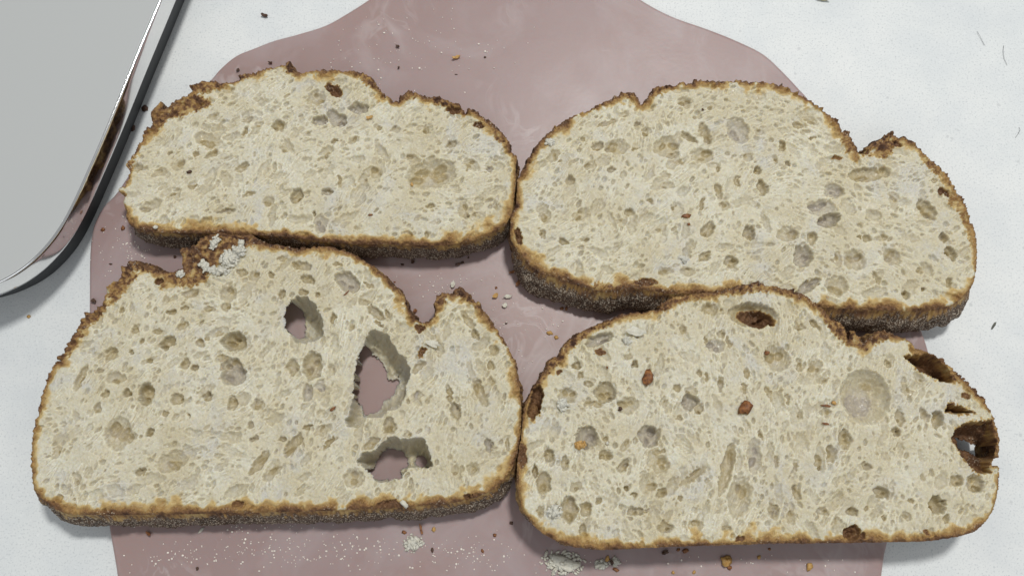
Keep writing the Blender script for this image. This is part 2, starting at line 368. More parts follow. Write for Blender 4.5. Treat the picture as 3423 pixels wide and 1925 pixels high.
    for p in pores:
        cx, cy, rx, ry = p[:4]; ang = p[4] if len(p) > 4 else 0; code = p[5] if len(p) > 5 else 'm'
        lx, ly = loc(cx, cy); k, pw, ti = DF[code[0]]
        m = min(rx, ry)*PXMM
        lx, ly = float(lx), float(ly); D_ = min(m*k+0.25, thick*0.8)
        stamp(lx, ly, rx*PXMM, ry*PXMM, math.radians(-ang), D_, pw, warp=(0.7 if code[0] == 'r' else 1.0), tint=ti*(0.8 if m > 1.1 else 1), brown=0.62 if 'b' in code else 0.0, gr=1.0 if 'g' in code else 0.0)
        if m > 1.1:      # smaller bubbles that open into the wall of the big one
            for q_ in range(0 if code[0] == 'r' else 1+int(m > 2)+int(m > 4)*2):
                t_ = rng.random()*6.283; f_ = 0.25+0.3*rng.random(); g_ = 0.30+0.28*rng.random()
                u_, v_ = rx*PXMM*f_*math.cos(t_), ry*PXMM*f_*math.sin(t_); an_ = math.radians(-ang)
                stamp(lx+u_*math.cos(an_)-v_*math.sin(an_), ly+u_*math.sin(an_)+v_*math.cos(an_), rx*PXMM*g_, ry*PXMM*g_*0.85, an_+rng.normal()*0.3, min(D_*(1.0+0.25*rng.random())+0.3, thick*0.85), 0.4, 1.0, 0.0, warp=0.5)
    # fibres and fluff
    flow = F(3.2)*0.06+F(1.1)*0.05+F(0.45)*0.03+F(9)*0.15-0.085*strand
    dep = sm(dep, 0.19)
    z = Z0+thick+flow-dep
    # measured browned patches (inside of a blistered crust, torn ears)
    for val, poly in browns:
        px_, py_ = loc([q[0] for q in poly], [q[1] for q in poly]); ps = poly_sdf(X, Y, np.column_stack([px_, py_]))
        bro = np.maximum(bro, val*sstep(0.5, -0.9, ps+0.35*F(0.8))*np.clip(0.84+0.26*F(1.8)+0.12*F(0.7), 0.4, 1.3))
    bc_edge = lambda b_, rs_: b_*sstep(0.9, 0.0, -rs_) if False else b_*np.clip(1+rs_/0.6, 0, 1)
    # cavities that open right through the slice: rim outline and floor opening
    hole = np.full(sh, 1e3)
    for rim, opening, floorh, brown in cavities:
        px_, py_ = loc([q[0] for q in rim], [q[1] for q in rim]); rs0 = poly_sdf(X, Y, np.column_stack([px_, py_])); rs = rs0+0.12*F(0.8)+0.2*F(2.0)
        rs = np.minimum(rs, 1.0)
        if opening:
            hs = None
            for op in opening:
                zx, zy = at([q[0] for q in op], [q[1] for q in op], (Z0+floorh)/1000)
                t_ = poly_sdf(X, Y, np.column_stack([np.asarray(zx)*1000-cen[0], np.asarray(zy)*1000-cen[1]]))+0.12*F(0.6)+0.2*F(1.3)
                hs = t_ if hs is None else np.minimum(hs, t_)
            hraw = hs; hs = np.maximum(hs, rs+0.15)
            hole = np.minimum(hole, hs)
            rq, hq = sm(rs, 0.35), sm(np.minimum(hraw, 12), 0.35); q = np.clip(-rq/np.maximum(-rq+np.maximum(hq, 0), 0.15), 0, 1)
        else:
            q = np.clip(-rs/(-rs.min()+1e-3), 0, 1)
        w = (1-(1-q)**2)**0.62
        zc = Z0+thick+flow*0.3-(thick-floorh)*w+(0.05*F(0.8)+0.22*F(2.2))*np.minimum(w*3, 1)
        inside = (rs < 0) & (hraw > 0) if opening else rs < 0
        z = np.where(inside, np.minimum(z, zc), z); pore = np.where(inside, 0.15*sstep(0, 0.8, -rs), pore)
        if brown: bro = np.where(inside, np.maximum(bc_edge(bro, rs), (brown+0.05*F(3.0))*sstep(-0.1, 0.9, -rs)), bro)
    # crust: measured band widths, golden to brown
    wloc = 1.36*(side_w+(bot_w-side_w)*botn+(top_w-side_w)*topn)*(1+0.36*F(6)+0.14*F(1.8))
    wloc = np.maximum(wloc, 0.5)
    edgeval = 0.56+0.20*topn+0.12*botn+0.09*F(3)
    bc = edgeval*np.clip(1-d/wloc, 0, 1)**1.35
    bro = np.clip(np.maximum(bro, bc), 0, 1)
    crustm = sstep(0.22, 0.5, bro)
    z = z-0.9*np.exp(-(d/0.55)**2)+crustm*(0.28*F(0.6)+0.18*F(1.6)+0.15)*0.8
    z += topn*np.exp(-(d/1.3)**2)*(0.35*np.maximum(F(1.2), -0.5))*1.4
    z = np.maximum(z, Z0+0.05)
    pore = pore*(1-crustm*0.6)
    # mesh ------------------------------------------------------------
    inn = (s < 0) & (hole > 0)
    cell = inn[:-1, :-1] & inn[1:, :-1] & inn[1:, 1:] & inn[:-1, 1:]
    Xd, Yd = X.copy(), Y.copy()
    # snap border vertices onto the contour
    sy, sx = np.gradient(s, CELL); gl = np.hypot(sx, sy)+1e-3
    near = (s > -CELL*1.6) & (s < 0); st = np.clip(-s/gl, 0, CELL*0.9)
    Xd[near] += (sx/gl*st)[near]*0.8; Yd[near] += (sy/gl*st)[near]*0.8
    hn = (hole > 0) & (hole < CELL*1.6); hy, hx = np.gradient(hole, CELL); hg = np.hypot(hx, hy)+1e-3
    Xd[hn] -= (hx/hg*np.clip(hole, 0, CELL*0.9))[hn]*0.8; Yd[hn] -= (hy/hg*np.clip(hole, 0, CELL*0.9))[hn]*0.8
    zy, zx = np.gradient(z, CELL); nrm = np.stack([-zx, -zy, np.ones(sh)], -1); nrm /= np.linalg.norm(nrm, axis=-1)[..., None]
    root = empty('bread_slice', (cen[0]/1000, cen[1]/1000, Z0/1000))
    tag(root, label, 'bread slice', 'slices of crusty white bread on the pink board')
    V = np.stack([Xd, Yd, z-Z0], -1).reshape(-1, 3)/1000; Nn = nrm.reshape(-1, 3)
    idg = np.arange(ny*nx).reshape(sh)
    quad = np.stack([idg[:-1, :-1], idg[:-1, 1:], idg[1:, 1:], idg[1:, :-1]], -1)
    isc = (bro[:-1, :-1]+bro[1:, 1:])/2 > 0.30
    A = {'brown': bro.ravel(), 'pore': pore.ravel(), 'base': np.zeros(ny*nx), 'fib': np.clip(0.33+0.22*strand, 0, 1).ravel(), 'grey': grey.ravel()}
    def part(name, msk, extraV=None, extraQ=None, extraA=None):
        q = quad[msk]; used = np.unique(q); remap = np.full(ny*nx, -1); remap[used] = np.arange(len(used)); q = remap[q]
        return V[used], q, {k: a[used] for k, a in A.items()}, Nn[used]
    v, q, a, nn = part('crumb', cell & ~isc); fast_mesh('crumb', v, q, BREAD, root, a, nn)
    v, q, a, nn = part('crust', cell & isc); fast_mesh('crust', v, q, BREAD, root, a, nn)
    # side wall from the outer border down to the board
    c = cell; pad = np.zeros((c.shape[0]+2, c.shape[1]+2), bool); pad[1:-1, 1:-1] = c
    nxt = {}
    def addE(mask, a_, b_):
        ii, jj = np.nonzero(mask)
        for i, j in zip(ii, jj):
            nxt.setdefault(idg[i+a_[0], j+a_[1]], []).append(idg[i+b_[0], j+b_[1]])
    addE(c & ~pad[:-2, 1:-1], (0, 0), (0, 1)); addE(c & ~pad[1:-1, 2:], (0, 1), (1, 1))
    addE(c & ~pad[2:, 1:-1], (1, 1), (1, 0)); addE(c & ~pad[1:-1, :-2], (1, 0), (0, 0))
    sf = s.ravel(); VS = {'side_crust': [[], [], [], 0], 'bottom_crust': [[], [], [], 0]}
    K = 18
    while nxt:
        st_ = next(iter(nxt)); loop = [st_]; cur = st_
        while True:
            l = nxt[cur]; n_ = l.pop()
            if not l: del nxt[cur]
            if n_ == st_ or n_ not in nxt: break
            loop.append(n_); cur = n_
        if len(loop) < 12: continue
        L = np.array(loop)
        P = V[L]*1000; m = len(L); through = np.mean(sf[L]) < -1.0        # border of a through-hole
        def csm(a, w):
            k = np.fft.fftfreq(m)[:, None] if a.ndim == 2 else np.fft.fftfreq(m)
            return np.real(np.fft.ifft(np.fft.fft(a, axis=0)*np.exp(-(k*w)**2), axis=0))
        ps = csm(P[:, :2], 30); n = outward(ps); n = csm(n, 60); n /= np.linalg.norm(n, axis=1)[:, None]+1e-6
        if through:                                   # its lower wall leans back under the cut face down to the board
            hw = []; n = -n; Ps = csm(P, 26); Ps[:, 2] = np.minimum(Ps[:, 2], P[:, 2])
            for r_ in range(7):
                t = r_/6; B_ = P*(1-min(1, t*3))+Ps*min(1, t*3); hw.append(np.column_stack([B_[:, :2]-n*(0.42*B_[:, 2]*math.sin(t*1.5)*0.8)[:, None], B_[:, 2]*(1-t)]))
            W = np.stack(hw, 1)/1000; ci = np.arange(m); cj = (ci+1) % m; rI = np.arange(6); a0 = ci[:, None]*7+rI; b0 = cj[:, None]*7+rI
            fast_mesh('hole_wall', W.reshape(-1, 3), np.stack([a0, a0+1, b0+1, b0], -1).reshape(-1, 4), BREAD, root, {'brown': np.full(m*7, 0.6 if P[:, 0].max() > 60 and len(S4) and label.startswith('bottom right') else 0.0), 'pore': np.full(m*7, 0.2)})
            continue
        nyv = n[:, 1]; fb = sstep(0.30, 0.90, -nyv)
        rows = []; bs = []; brs = []
        def n2d(wu, wv):
            f = np.fft.fft2(rng.standard_normal((m, K+1))); f *= np.exp(-((np.fft.fftfreq(m, 0.25)[:, None]*wu)**2+(np.fft.fftfreq(K+1, 0.9)[None]*wv)**2)*1.2)
            a = np.real(np.fft.ifft2(f)); return a/(a.std()+1e-9)
        ns = 0.06*n2d(0.5, 0.8)+0.14*n2d(1.6, 2.0)+0.3*n2d(6, 5)
        nb = n2d(1.2, 1.5); nb2 = n2d(8, 4)
        H = P[:, 2]
        for r in range(K+1):
            t = (r/K)**0.9
            bulge = flare_b*fb*(math.sin(min(t/0.80, 1)*math.pi/2)**1.1-0.9*max(t-0.8, 0)/0.2) + flare_s*(1-fb)*math.sin(t*math.pi*0.8)
            q = P[:, :2]+n*(bulge+ns[:, r]*min(1, t*4)*(1-0.3*(r == K)))[:, None] if r else P[:, :2]
            zz = H*(1-t)
            rows.append(np.column_stack([q, zz]))
            bs.append(sstep(0.10, 0.26, t+0.05*nb[:, r])*sstep(0.1, 0.5, fb+0.12*nb2[:, r])); brs.append(np.clip(0.47+0.10*nb[:, r]+0.12*nb2[:, r]+0.12*sstep(0, .3, nyv), 0.25, 0.95))
        W = np.stack(rows, 1)/1000; Bs = np.stack(bs, 1); Br = np.stack(brs, 1)
        isb = fb > 0.45
        for nm, sel in (('bottom_crust', isb), ('side_crust', ~isb)):
            ci = np.nonzero(sel)[0]
            if len(ci) == 0: continue
            cj = (ci+1) % m; rec = VS[nm]; base = rec[3]
            rec[0].append(W.reshape(-1, 3)); rec[2].append(np.stack([Br.ravel(), np.zeros(m*(K+1)), Bs.ravel()], 1))
            rI = np.arange(K)
            a0 = base+ci[:, None]*(K+1)+rI[None]; b0 = base+cj[:, None]*(K+1)+rI[None]
            rec[1].append(np.stack([a0, a0+1, b0+1, b0], -1).reshape(-1, 4)); rec[3] += m*(K+1)
    for nm, rec in VS.items():
        if not rec[1]: continue
        v = np.concatenate(rec[0]); q = np.concatenate(rec[1]); a = np.concatenate(rec[2])
        used = np.unique(q); rm = np.full(len(v), -1); rm[used] = np.arange(len(used))
        fast_mesh(nm, v[used], rm[q], BREAD, root, {'brown': a[used, 0], 'pore': a[used, 1], 'base': a[used, 2]})
    ZLOOK.append((cen, lo, CELL, z, inn, zt))
    return root

S1 = [(417,544),(443,516),(456,488),(471,467),(473,448),(487,426),(508,420),(505,398),(501,383),(511,361),(524,346),(541,335),(543,349),(539,364),(561,352),(586,333),(617,321),(640,310),(640,299),(631,287),(664,274),(665,265),(701,268),(751,276),(779,273),(800,263),(797,252),(822,243),(847,245),(878,232),(915,221),(949,217),(952,204),(971,207),(980,225),(996,243),(1037,238),(1068,231),(1130,233),(1174,235),(1211,242),(1236,254),(1252,271),(1258,287),(1276,305),(1298,324),(1317,338),(1332,336),(1332,324),(1348,311),(1360,301),(1385,305),(1404,315),(1435,324),(1463,322),(1497,333),(1537,349),(1542,361),(1553,375),(1562,367),(1578,364),(1599,374),(1621,392),(1646,411),(1674,433),(1696,461),(1705,485),(1708,504),(1727,516),(1730,532),(1724,551),(1725,600),(1724,624),(1717,674),(1711,717),(1693,745),(1668,766),(1637,785),(1590,800),(1528,813),(1466,819),(1404,819),(1342,816),(1280,814),(1186,813),(1124,809),(1031,800),(971,791),(878,785),(785,782),(692,778),(598,777),(536,775),(490,772),(452,763),(431,748),(420,730),(417,702),(409,674),(412,649),(393,634),(392,624),(415,621),(428,590),(432,571),(418,553)]
P1 = [(692,464,52,30,10,'s'),(713,389,22,12,-25,'s'),(707,516,30,12,-25),(654,513,16,10,-45),(598,551,27,18,-40,'s'),(536,575,25,16,-10,'s'),(567,510,12,8),(806,557,28,15,-20),(816,439,20,9,-65,'d'),(828,398,20,12,0),(862,417,15,13,0,'s'),(928,420,22,22,0),
 (1055,327,38,30,0,'s'),(1115,300,34,18,35,'db'),(1199,361,34,20,-5,'dg'),(1068,402,28,20,0,'dg'),(1124,395,42,28,40,'mg'),(1515,367,27,14,5,'db'),(1602,417,20,10,10,'db'),(1425,433,13,14,0),(1264,426,10,12,0),(1323,430,15,15,0,'s'),(1509,479,17,14),(1574,551,35,22,30,'s'),(1640,563,12,15,0,'dg'),(1562,560,5,14,0,'d'),
 (1093,520,12,12),(1118,473,9,14,20,'d'),(1258,575,26,26,0,'s'),(1214,606,16,22,0,'s'),(1133,606,9,22,-10,'m'),(1093,640,18,13,0,'d'),(1440,580,90,56,-10,'s'),(1438,689,18,7,-15,'d'),(1547,696,20,38,0,'s'),(1556,717,14,14,0,'m'),(1588,714,6,8,0,'d'),(1581,761,5,8,0,'d'),(1047,714,7,8,0,'x'),(1071,748,24,38,0,'sg'),
 (990,655,20,30,20,'d'),(751,705,36,9,-12,'d'),(679,739,34,11,-20,'d'),(505,686,45,20,-25,'s'),(580,652,34,13,-35,'s'),(897,674,22,22,0,'s'),(1658,689,10,10),(1490,810,12,8,0,'m'),(1366,783,14,12,0,'m'),(1425,785,12,11,0,'m'),(455,560,22,18,0,'m'),(760,300,30,14,0,'s'),(1180,470,25,16,-30,'s'),(1380,530,30,18,20,'s'),(640,620,20,9,-25),(950,500,18,12,0,'s'),(830,650,24,8,-20,'m')]
B1 = [(0.60, [(501,383),(560,352),(640,310),(700,330),(706,350),(690,362),(640,378),(610,392),(560,395),(540,430),(508,425)]),
      (0.72, [(631,287),(665,262),(751,276),(760,292),(700,310),(640,318)]), (0.82, [(797,250),(850,240),(850,262),(800,268)]), (0.8, [(940,200),(975,200),(998,245),(960,248)]),
      (0.66, [(1400,310),(1463,318),(1540,345),(1542,365),(1480,355),(1440,345)]), (0.62, [(1330,336),(1358,298),(1395,305),(1400,325),(1360,332)]),
      (0.60, [(1180,232),(1236,250),(1262,290),(1240,296),(1200,268)]), (0.62, [(417,544),(456,488),(466,505),(440,560),(432,600)]), (0.5,[(1640,430),(1674,433),(1700,470),(1690,480),(1655,470)])]
S2 = [(1725,680),(1728,603),(1740,575),(1762,537),(1781,503),(1799,475),(1824,450),(1855,423),(1893,398),(1936,378),(1980,360),(2023,337),(2063,320),(2082,306),(2101,302),(2122,309),(2135,323),(2141,345),(2147,347),(2153,337),(2169,317),(2184,292),(2200,286),(2228,286),(2259,283),(2278,272),(2296,278),(2312,277),(2318,261),(2337,267),(2383,269),(2445,269),(2500,270),(2560,274),(2600,281),(2632,291),(2664,307),(2712,335),(2758,370),(2798,401),(2814,432),(2842,439),(2851,467),(2866,485),(2873,510),(2885,512),(2901,488),(2925,470),(2957,451),(2981,440),(3003,457),(3025,456),(3040,467),(3071,491),(3102,519),(3134,547),(3168,582),(3189,616),(3208,647),(3227,675),(3242,712),(3258,756),(3269,802),(3270,849),(3264,917),(3252,958),(3224,995),(3177,1022),(3106,1037),(3028,1039),(2950,1037),(2873,1033),(2811,1028),(2764,1027),(2600,1005),(2450,985),(2350,980),(2243,981),(2166,969),(2110,958),(2066,966),(2035,976),(1980,967),(1917,945),(1855,926),(1809,911),(1771,886),(1740,852),(1719,824),(1706,796),(1705,774),(1708,728),(1719,692)]
P2 = [(2290,342,26,24,0,'s'),(2175,360,24,14,-15,'s'),(2088,382,22,12,0,'s'),(2133,413,13,9,0,'d'),(2163,435,21,15,0,'s'),(2160,449,12,7,0,'d'),(2306,460,36,12,38,'d'),(2358,447,18,44,-25,'m'),(2467,438,40,52,-20,'sg'),(2228,488,52,38,-20,'s'),(2250,516,24,12,-15,'d'),(2346,519,40,30,0,'s'),(1998,488,22,18,-30,'m'),(2060,491,45,28,-10,'s'),(1973,550,24,16,-20,'s'),(2045,568,20,10,-15),(1908,603,19,16,0,'m'),(2228,618,25,16,0,'s'),(2225,584,24,10,0,'s'),(2271,539,20,8,0),(1948,463,9,11,0,'m'),(2029,410,42,7,-20,'m'),(2402,562,8,16,0,'d'),(2402,637,14,28,-10,'m'),(2464,606,10,24,0,'m'),(1917,541,24,9,-30,'s'),(2374,363,9,9),(2125,496,15,6,0,'d'),
 (2665,417,20,13,20,'m'),(2615,488,12,22,0,'d'),(2590,529,12,16,0,'s'),(2534,569,14,14,0,'d'),(2634,547,8,13,0,'d'),(2550,625,16,30,-20,'d'),(2714,460,15,5,0,'d'),(2901,582,72,26,-5,'m'),(2957,575,18,22,0,'m'),(2789,637,20,20,0,'m'),(2748,693,55,30,0,'sg'),(2772,734,42,26,-20,'dg'),(2789,637,34,30,0,'sg'),(2991,675,16,42,0,'s'),(3099,700,26,46,-30,'m'),(3158,644,22,12,30,'db'),(2700,392,45,18,40,'s'),(2798,526,16,8,0,'mb'),(3000,482,20,8,30,'db'),(3124,603,12,8,0,'m'),
 (3155,793,16,18,0,'d'),(3180,846,18,26,-30,'d'),(3177,945,10,20,0,'d'),(3028,983,14,16,0,'d'),(3084,967,10,8,0,'d'),(2984,858,28,32,-30,'s'),(2857,868,40,38,0,'s'),(2801,868,14,32,0,'s'),(2634,781,38,28,0,'s'),(2686,855,34,42,20,'mg'),(2506,778,20,26,0,'d'),(2714,796,18,22,0,'m'),(2699,958,60,16,-35,'dg'),(2900,796,16,14,0,'m'),(2873,790,8,7,0,'d'),(2960,790,14,12,0,'m'),(2932,927,14,26,-20,'m'),(3078,902,16,12,0,'m'),(2798,955,40,36,0,'s'),
 (1818,712,20,38,-15,'s'),(1948,715,34,22,-25,'s'),(2104,709,18,14,0,'m'),(2076,740,18,12,0,'s'),(1734,790,12,28,-10,'db'),(1883,805,18,10,15,'d'),(1961,799,13,9,0,'d'),(2212,759,26,16,-30,'s'),(2368,765,32,22,-50,'m'),(2346,678,10,24,15,'m'),(2424,687,22,18,0,'s'),(2355,858,24,16,-30,'m'),(2445,874,24,24,0,'m'),(2225,905,30,14,0,'s'),(2299,908,26,18,0,'s'),(2160,941,40,14,0,'mb'),(2253,693,8,8,0,'d'),(2172,672,16,12,0,'m'),(1815,780,12,14,0,'m'),(1850,520,30,18,-50,'s'),(1870,535,10,5,-50,'d'),(2540,440,16,14,0,'s'),(2500,520,16,22,0,'s')]
B2 = [(0.62, [(2060,322),(2101,300),(2138,320),(2143,346),(2120,335),(2085,325)]),(0.5, [(2153,337),(2184,290),(2240,283),(2250,295),(2200,318),(2165,342)]),(0.85, [(2888,510),(2925,468),(2981,438),(3003,455),(2975,462),(2950,480),(2905,505),(2912,518),(2895,516)]),(0.66, [(2912,518),(2930,480),(2985,462),(3010,470),(2990,495),(2978,520),(2945,532)]),
      (0.55, [(2798,401),(2842,439),(2873,510),(2830,510),(2810,470)]),(0.6, [(3085,540),(3110,530),(3168,582),(3190,630),(3150,600),(3110,570)]),(0.42,[(3180,620),(3240,712),(3262,800),(3240,810),(3210,720),(3170,680)]),(0.58,[(2050,950),(2120,944),(2120,956),(2066,968),(2038,974),(1980,965),(2000,940)]),(0.8,[(2045,970),(2066,955),(2110,950),(2080,962),(2066,972)])]
S3 = [(186,1199),(187,1193),(210,1178),(220,1153),(241,1125),(257,1097),(266,1072),(279,1060),(282,1047),(310,1041),(322,1025),(344,1011),(353,979),(355,957),(375,945),(397,929),(405,910),(401,892),(422,882),(431,867),(453,873),(481,884),(512,881),(527,895),(530,907),(555,907),(583,907),(605,889),(608,858),(599,842),(602,830),(633,823),(655,808),(670,796),(690,785),(723,776),(785,781),(840,785),(878,808),(940,818),(993,829),(1066,823),(1131,829),(1161,838),(1203,861),(1249,891),(1291,926),(1333,967),(1348,994),(1367,1032),(1386,1062),(1405,1078),(1428,1074),(1447,1059),(1458,1036),(1450,1013),(1462,986),(1477,977),(1504,983),(1523,960),(1536,952),(1557,971),(1572,994),(1603,1013),(1622,1043),(1648,1081),(1679,1127),(1705,1173),(1724,1218),(1736,1275),(1743,1350),(1743,1433),(1732,1509),(1713,1566),(1686,1604),(1648,1637),(1599,1660),(1523,1679),(1447,1686),(1352,1694),(1256,1698),(1142,1705),(1028,1709),(914,1711),(800,1714),(743,1714),(618,1718),(494,1720),(370,1722),(287,1720),(221,1718),(175,1697),(138,1668),(111,1647),(107,1614),(101,1552),(101,1490),(109,1432),(126,1370),(146,1295),(163,1250),(184,1208),(205,1203),(186,1201)]
P3 = [(779,1140,43,32,10,'d'),(555,1146,30,19,-30,'d'),(369,1181,28,20,-45,'m'),(611,1087,22,12,-10,'m'),(754,1022,18,15,0,'m'),(636,979,30,14,-10,'m'),(574,1041,18,11,-30,'d'),(617,1028,16,7,-20,'d'),(527,1106,20,9,0,'m'),(667,1146,14,14,0,'m'),(692,1128,10,10,0,'m'),(726,1112,14,10,0,'m'),(499,1205,14,10,0,'d'),(614,1215,20,18,0,'m'),(748,1196,24,10,-10,'m'),(772,1226,36,30,0,'m'),(450,1103,14,14,0,'m'),(471,1140,8,9,0,'d'),(763,982,30,30,30,'s'),(807,910,22,12,0,'m'),(406,1035,7,13,20,'d'),(530,941,15,12,0,'db'),(437,1178,10,8,0,'d'),
 (488,1318,25,40,-5,'d'),(593,1333,24,18,0,'m'),(693,1324,16,17,0,'d'),(780,1250,40,42,0,'mg'),(270,1262,14,46,20,'m'),(386,1262,35,24,0,'s'),(424,1312,16,14,0,'d'),(353,1316,14,12,0,'m'),(322,1364,14,18,10,'m'),(633,1388,8,8,0,'d'),(649,1229,14,11,-20,'d'),(500,1444,12,14,0,'d'),(432,1465,13,17,0,'d'),(395,1448,45,58,0,'s'),(469,1577,18,13,-20,'d'),(577,1540,60,32,-20,'s'),(188,1510,16,28,20,'s'),(776,1345,18,24,0,'m'),(861,1349,14,16,0,'m'),(196,1664,12,12,0,'m'),(258,1597,12,30,0,'s'),(846,1465,14,8,-30,'d'),(792,1684,20,12,0,'mb'),(552,1382,10,10),
 (941,986,12,17,20,'d'),(1028,933,26,12,10,'d'),(941,865,18,8,0,'m'),(1005,887,38,17,8,'m'),(849,922,24,20,0,'s'),(907,918,9,14,-20,'d'),(1161,941,50,30,30,'mg'),(1180,952,12,8,0,'d'),(1230,952,22,8,35,'d'),(1131,884,20,8,20,'m'),(1043,1218,33,50,0,'m'),(979,1226,20,28,0,'m'),(1028,1313,18,32,0,'mg'),(1074,1291,22,22,0,'sg'),(1108,1234,14,22,0,'s'),(1177,1093,9,16,20,'m'),(1112,1062,11,18,0,'d'),(1256,1043,36,14,40,'d'),(1294,1051,9,20,-30,'d'),(1268,1078,20,8,35,'d'),(1013,975,16,9,0,'d'),(1059,983,9,12,0,'d'),(1218,1009,24,12,10,'m'),(1561,1066,13,40,-35,'m'),(1587,1116,12,24,-35,'d'),(1652,1169,13,20,-30,'m'),(1641,1218,9,16,-25,'m'),(1644,1275,9,16,-10,'m'),(1705,1253,5,12,0,'d'),(1606,1310,20,52,-25,'m'),(1393,1321,10,22,10,'mg'),(1504,1318,9,34,-10,'d'),(1409,1177,9,22,20,'db'),(1397,1226,30,12,-45,'m'),(1405,1097,18,14,0,'mb'),
 (1523,1372,18,30,-10,'d'),(1302,1422,22,28,0,'m'),(1241,1483,28,16,-35,'m'),(1363,1452,16,14,0,'s'),(1180,1597,34,32,0,'s'),(1633,1490,13,32,-10,'dg'),(1698,1483,9,28,0,'m'),(1580,1566,22,24,0,'s'),(1526,1578,18,24,0,'s'),(1097,1479,28,9,-50,'d'),(979,1490,18,48,30,'m'),(865,1547,17,52,40,'m'),(1028,1426,18,9,-30,'d'),(1081,1437,34,16,-30,'s'),(945,1467,12,8,0,'d'),(842,1467,12,5,-30,'d'),(838,1422,10,16,0,'m'),(861,1353,22,22,0,'s'),(910,1581,40,16,-40,'s'),(1561,1661,14,12,0,'db'),(1302,1682,40,12,0,'mb'),(700,1030,20,12,0,'m'),(560,1000,24,10,-10,'s'),(330,1240,12,8,0,'m')]
B3 = [(0.62, [(599,842),(602,828),(655,806),(690,783),(723,774),(790,780),(860,790),(880,812),(820,830),(770,850),(740,880),(700,905),(690,940),(650,955),(600,950),(545,930),(583,905),(606,889),(608,858)]),
      (0.40, [(545,912),(600,900),(640,930),(650,960),(580,960),(530,970)]),(0.84, [(690,784),(860,788),(1000,826),(1060,824),(960,838),(870,822),(780,800)]),
      (0.78, [(405,912),(400,890),(431,865),(512,879),(530,905),(528,925),(500,910),(440,905),(425,940)]),(0.60, [(355,957),(400,925),(440,905),(470,915),(430,960),(395,1000),(370,1020)]),
      (0.62, [(186,1199),(220,1153),(266,1070),(300,1040),(350,1010),(365,1020),(330,1060),(280,1110),(240,1180),(215,1205)]),
      (0.82, [(1520,960),(1536,950),(1572,990),(1603,1012),(1622,1043),(1590,1030),(1550,1000),(1520,985),(1500,990)]),(0.6, [(1450,1013),(1475,974),(1500,985),(1490,1010),(1470,1040)])]
SC = lambda pts, o, k: [(o[0]+x/k, o[1]+y/k) for x, y in pts]
kk = ((800,800), 2.629); ll = ((800,1300), 2.629)
C3 = [ (SC([(405,600),(440,540),(510,498),(590,515),(660,560),(700,640),(735,740),(742,800),(720,850),(660,890),(570,912),(490,890),(440,840),(410,760),(395,680)], *kk),
        [SC([(410,640),(430,600),(480,588),(540,615),(575,680),(587,780),(570,860),(520,885),(460,855),(420,790),(405,710)], *kk)], 0.8, 0.0),
       (SC([(1140,790),(1200,795),(1290,830),(1340,900),(1400,1000),(1470,1070),(1500,1120),(1500,1180),(1470,1290),(1440,1400),(1390,1490),(1310,1500),(1260,1560),(1120,1560),(1060,1640),(960,1650),(930,1620),(960,1520),(1005,1380),(1005,1200),(1030,1050),(1100,900)], *kk),
        [SC([(1150,985),(1200,1030),(1270,1100),(1300,1180),(1310,1245),(1370,1240),(1410,1185),(1400,1260),(1370,1330),(1340,1370),(1280,1410),(1230,1500),(1160,1530),(1100,1545),(1085,1490),(1060,1440),(1062,1300),(1070,1180),(1105,1060)], *kk)], 1.0, 0.0),
       (SC([(1300,430),(1370,405),(1420,440),(1460,430),(1540,430),(1620,430),(1650,500),(1680,600),(1700,680),(1640,700),(1560,680),(1480,690),(1420,780),(1310,800),(1190,800),(1150,720),(1090,680),(1040,640),(1080,570),(1170,550),(1240,490)], *ll),
        [SC([(1300,520),(1390,535),(1440,560),(1475,610),(1480,670),(1430,720),(1410,795),(1300,790),(1195,795),(1178,710),(1220,620),(1260,560)], *ll), SC([(1555,600),(1570,575),(1620,590),(1650,640),(1650,690),(1590,685),(1555,665)], *ll)], 0.8, 0.0) ]
S4 = [(1745,1430),(1749,1381),(1758,1342),(1780,1293),(1808,1255),(1822,1230),(1840,1201),(1868,1189),(1882,1157),(1896,1133),(1917,1119),(1945,1105),(1987,1087),(2032,1068),(2070,1054),(2102,1047),(2140,1042),(2189,1035),(2207,1031),(2210,1010),(2259,991),(2311,984),(2364,975),(2427,968),(2469,953),(2532,939),(2577,956),(2649,966),(2693,986),(2724,1006),(2758,1035),(2780,1063),(2811,1073),(2826,1101),(2835,1116),(2838,1138),(2842,1110),(2846,1103),(2860,1108),(2874,1133),(2886,1147),(2905,1129),(2930,1108),(2954,1103),(2989,1115),(3024,1129),(3056,1147),(3073,1164),(3111,1178),(3139,1192),(3167,1213),(3199,1241),(3234,1276),(3265,1304),(3290,1335),(3314,1374),(3328,1409),(3339,1437),(3344,1472),(3344,1527),(3326,1534),(3315,1545),(3322,1556),(3344,1563),(3342,1617),(3330,1683),(3315,1719),(3286,1759),(3261,1777),(3207,1793),(3116,1808),(3007,1811),(2899,1813),(2790,1815),(2681,1815),(2600,1816),(2500,1819),(2425,1821),(2243,1827),(2062,1836),(1990,1837),(1917,1828),(1863,1809),(1809,1780),(1772,1744),(1743,1701),(1736,1661),(1727,1617),(1729,1545),(1736,1491),(1743,1450)]
